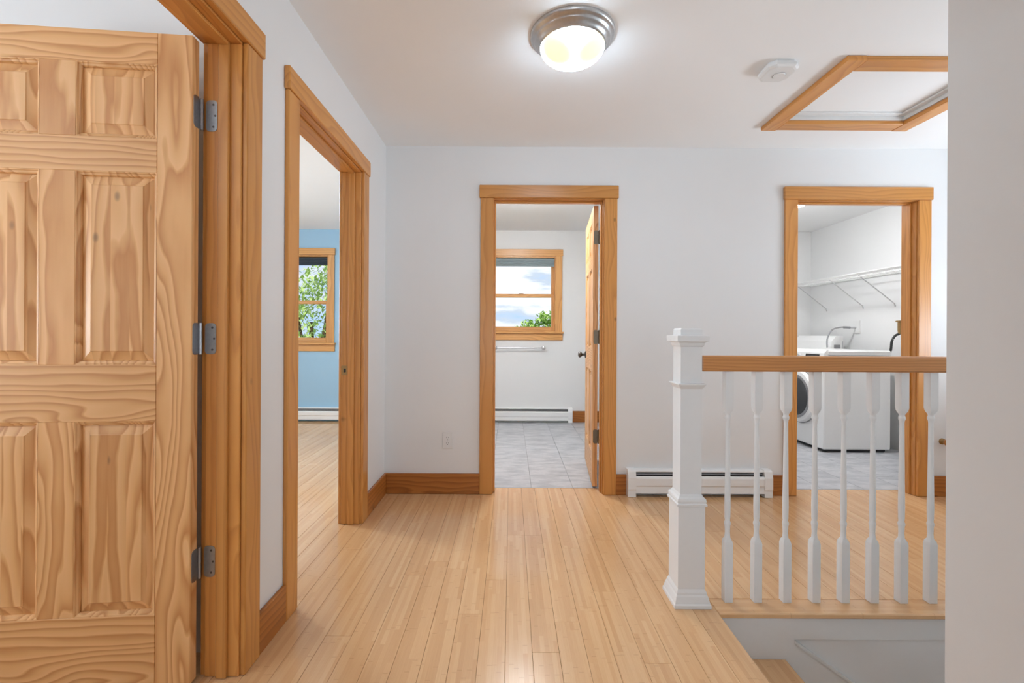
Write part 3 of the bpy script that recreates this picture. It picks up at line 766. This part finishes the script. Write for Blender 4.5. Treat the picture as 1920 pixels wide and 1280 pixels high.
cp = link('control_panel', bm, enamel, wm)
bm = bmesh.new(); prism(bm, [(-.0135, wh - .10), (-.010, wh - .10), (-.0005, wh - .045), (-.004, wh - .045)], .06, .26, 'xz'); fixn(bm); link('display', bm, dark, cp)
bm = bmesh.new(); lathe(bm, [(.035, -.004), (.035, -.022), (.030, -.028), (.004, -.030)], 24, 'x', (0, .36, wh - .078)); fixn(bm); link('dial', bm, lgrey, cp, smooth=True)
cz, cy = .50, wl / 2
bm = bmesh.new(); lathe(bm, [(.265, 0), (.268, -.022), (.255, -.046), (.225, -.054), (.205, -.050), (.195, -.030)], 48, 'x', (0, cy, cz)); fixn(bm); dr = link('door', bm, enamel, wm, smooth=True)
bm = bmesh.new(); lathe(bm, [(.222, -.051), (.224, -.058), (.205, -.062), (.190, -.055)], 48, 'x', (0, cy, cz)); fixn(bm); link('door_ring', bm, greym, dr, smooth=True)
bm = bmesh.new(); lathe(bm, [(.200, -.05), (.192, -.062), (.15, -.076), (.08, -.083), (.005, -.085)], 40, 'x', (0, cy, cz)); fixn(bm); link('door_glass', bm, plain('dark_door_glass', (.05, .052, .055, 1), .08), dr, smooth=True)
bm = bmesh.new(); lathe(bm, [(.275, .0), (.277, -.010), (.270, -.012), (.266, -.004)], 48, 'x', (0, cy, cz)); fixn(bm); link('gasket_groove', bm, greym, wm, smooth=True)

# dryer behind it
dy = thing('dryer', (3.06, 5.09, 0), 0, 'white dryer with a raised rear console behind the washing machine', 'dryer')
bm = bmesh.new(); bx(bm, 0, .66, 0, .66, .03, .93, .010); link('body', bm, enamel, dy)
boxes('under_gap_shade', [(.03, .63, .03, .63, .003, .032)], dark, dy)  # shade under the dryer, painted as a near-black box
bm = bmesh.new(); prism(bm, [(.50, .931), (.66, .931), (.66, 1.12), (.585, 1.12), (.53, 1.06)], 0, .66, 'xz'); fixn(bm); cs = link('console', bm, enamel, dy)
bm = bmesh.new(); bx(bm, .555, .625, -.003, 0, .965, 1.02, .001); link('rating_plate', bm, greym, cs)
bm = bmesh.new(); bx(bm, .645, .655, -.004, 0, .96, 1.06, .001); link('console_edge', bm, lgrey, cs)
bm = bmesh.new(); bx(bm, .04, .46, .05, .61, .930, .936, .002); link('lid', bm, enamel, dy)

# hoses and tap
hs = thing('drain_hose', (3.62, 5.02, .99), 0, 'thin grey hose arching up to the wall behind the washer', 'hose')
bm = bmesh.new(); tube(bm, spline([(-.20, -.1, .006), (-.17, -.06, .10), (-.09, -.02, .195), (.03, .0, .225), (.12, .0, .222)]), .008, 10); link('tubing', bm, greym, hs, smooth=True)
bm = bmesh.new(); tube(bm, [(.05, 0, .224), (.12, 0, .222)], .0125, 12); link('end_fitting', bm, greym, hs, smooth=True)
bm = bmesh.new(); bx(bm, .185, .20, -.05, .05, .16, .30, .002); link('wall_box', bm, plast, hs); bm = bmesh.new(); tube(bm, [(.11, 0, .222), (.19, 0, .222)], .010, 10); link('spigot', bm, lgrey, hs)
tp = thing('water_tap', (XE, 4.40, 1.22), 0, 'small brown brass tap on the laundry wall above the black hose', 'tap')
bm = bmesh.new(); lathe(bm, [(.030, 0), (.030, -.006), (.016, -.010), (.014, -.06)], 18, 'x'); fixn(bm); link('flange', bm, brass, tp, smooth=True)
bm = bmesh.new(); tube(bm, [(-.058, 0, .035), (-.058, 0, -.05)], .019, 14); link('body', bm, brass, tp, smooth=True)
bm = bmesh.new(); lathe(bm, [(.006, .035), (.034, .038), (.036, .046), (.03, .052), (.006, .054)], 18, 'z', (-.058, 0, 0)); fixn(bm); link('handle', bm, brass, tp, smooth=True)
bh = thing('supply_hose', (XE - .058, 4.40, 1.17), 0, 'black rubber supply hose curving down behind the washer', 'hose')
bm = bmesh.new(); tube(bm, spline([(0, 0, 0), (-.004, 0, -.025), (-.045, 0, -.045), (-.078, 0, -.10), (-.090, 0, -.19), (-.085, .06, -.26), (-.075, .16, -.28)]), .011, 10); link('tubing', bm, rubber, bh, smooth=True)
bm = bmesh.new(); tube(bm, [(0, 0, .002), (0, 0, -.03)], .017, 12); link('coupling', bm, brass, bh, smooth=True)

# wire shelf on the right laundry wall
ZS = 1.745; YS0, YS1, XS0 = 3.6, YF - .01, 3.44
ws = thing('wire_shelf', (XE, (YS0 + YS1) / 2, ZS), 0, 'white wire shelf with diagonal brackets above the machines', 'shelf')
def W(x, y, z): return (x - XE, y - (YS0 + YS1) / 2, z - ZS)
for (x, z, r, nm) in ((XS0, ZS, .005, 'front_rod'), (XS0, ZS - .038, .005, 'front_rod'), (XE - .012, ZS, .005, 'back_rod'), (XS0 + .13, ZS - .006, .004, 'middle_rod'), (XS0 + .26, ZS - .006, .004, 'middle_rod')):
    bm = bmesh.new(); tube(bm, [W(x, YS0, z), W(x, YS1, z)], r, 8); link(nm, bm, whitem, ws, smooth=True)
wr = bmesh.new(); tube(wr, [(XS0 - XE, 0, -.038), (XS0 - XE, 0, .004), (-.008, 0, .004)], .0022, 6)
w0 = None; ny = int((YS1 - YS0) / .0254)
for i in range(ny + 1):
    y = YS0 + i * .0254
    if w0 is None: w0 = link('wire', wr, whitem, ws, W(XE, y, ZS))
    else: c = w0.copy(); C.objects.link(c); c.location = W(XE, y, ZS); c.parent = ws
for y in (4.03, 4.52, 4.93, 5.5):
    bm = bmesh.new(); tube(bm, [W(XS0 + .01, y, ZS - .02), W(XE - .012, y, ZS - .30), W(XE - .004, y, ZS - .33)], .0055, 8); link('bracket', bm, lgrey, ws, smooth=True)

# ------------------------------------------------------------------ outside: lawn and trees
lawn = boxes('lawn', [(-60, 60, 6.2, 90, -3.3, -3.1)], plain('grass', srgb(120, 150, 70), .9, 0, .5, 3))
tag(lawn, 'green lawn outside far below the windows', 'lawn', kind='structure')
def leafmat(name, c1, c2):
    t = NT(name); v = t.objcoord(); f = t.noise(v, 2.5, 3)
    t.l(t.ramp(f, [(.3, c1), (.7, c2)]), t.b.inputs['Base Color'])
    return t.set(Roughness=.55, Subsurface_Weight=0.0)
leaf1 = leafmat('leaf_green', srgb(150, 182, 96), srgb(196, 216, 140))
leaf2 = leafmat('leaf_yellow_green', srgb(134, 176, 84), srgb(190, 216, 120))
def tree(x, y, blobs, n, ls, mat, label, zg=-3.1):
    t = thing('tree', (x, y, zg), 0, label, 'tree', 'trees outside the windows')
    bm = bmesh.new(); top = max(b[2] for b in blobs)
    tube(bm, [(0, 0, 0), (.05, 0, (top - zg) * .4), (-.03, .02, (top - zg) * .8)], [.16, .11, .05], 8)
    for b in blobs: tube(bm, [(0, 0, (top - zg) * .35), (b[0] * .5, b[1] * .5, (b[2] - zg) * .75), (b[0], b[1], b[2] - zg)], [.07, .05, .015], 6)
    link('trunk', bm, bark, t)
    V = []; F = []
    tot = sum(b[3] ** 2 for b in blobs)
    for b in blobs:
        for _ in range(int(n * b[3] ** 2 / tot)):
            d = Vector((random.gauss(0, 1), random.gauss(0, 1), random.gauss(0, 1))).normalized() * b[3] * random.uniform(.35, 1.05)
            p = Vector((b[0], b[1], b[2] - zg)) + Vector((d.x, d.y, d.z * .8))
            m = Matrix.Rotation(random.uniform(0, 6.28), 3, 'Z') @ Matrix.Rotation(random.uniform(-1.2, 1.2), 3, 'X')
            s = ls * random.uniform(.6, 1.25); k = len(V)
            for q in ((0, -1, 0), (.45, -.1, .12), (0, 1, -.05), (-.45, -.1, .12)): V.append(p + m @ (Vector(q) * s))
            F += [(k, k + 1, k + 2), (k, k + 2, k + 3)]
    me = bpy.data.meshes.new('foliage'); me.from_pydata(V, [], F); me.materials.append(mat)
    f = bpy.data.objects.new('foliage', me); C.objects.link(f); f.parent = t; f['kind'] = 'stuff'
tree(-4.9, 11.2, [(-.4, 0, 1.9, 1.0), (.5, .2, 2.5, .75), (.3, -.3, .6, 1.0), (-.9, .3, .4, 1.0), (.9, .1, 1.1, .55), (.1, 0, -.6, 1.2)], 5200, .075, leaf1, 'leafy light green tree outside the bedroom window')
tree(.75, 15.0, [(-.1, 0, 1.30, .38), (.42, .1, 1.62, .36), (-.55, 0, 1.12, .32), (.2, .2, .6, .8), (.95, 0, 1.2, .7), (-.2, 0, -.2, 1.0)], 5200, .085, leaf2, 'yellow green treetop low in the bathroom window')
tree(-2.2, 21.0, [(0, 0, .55, .7), (.9, .1, .35, .6), (-.9, 0, .2, .8), (.2, .2, -.6, 1.2)], 2600, .09, leaf2, 'distant green treetop at the left edge of the bathroom window')
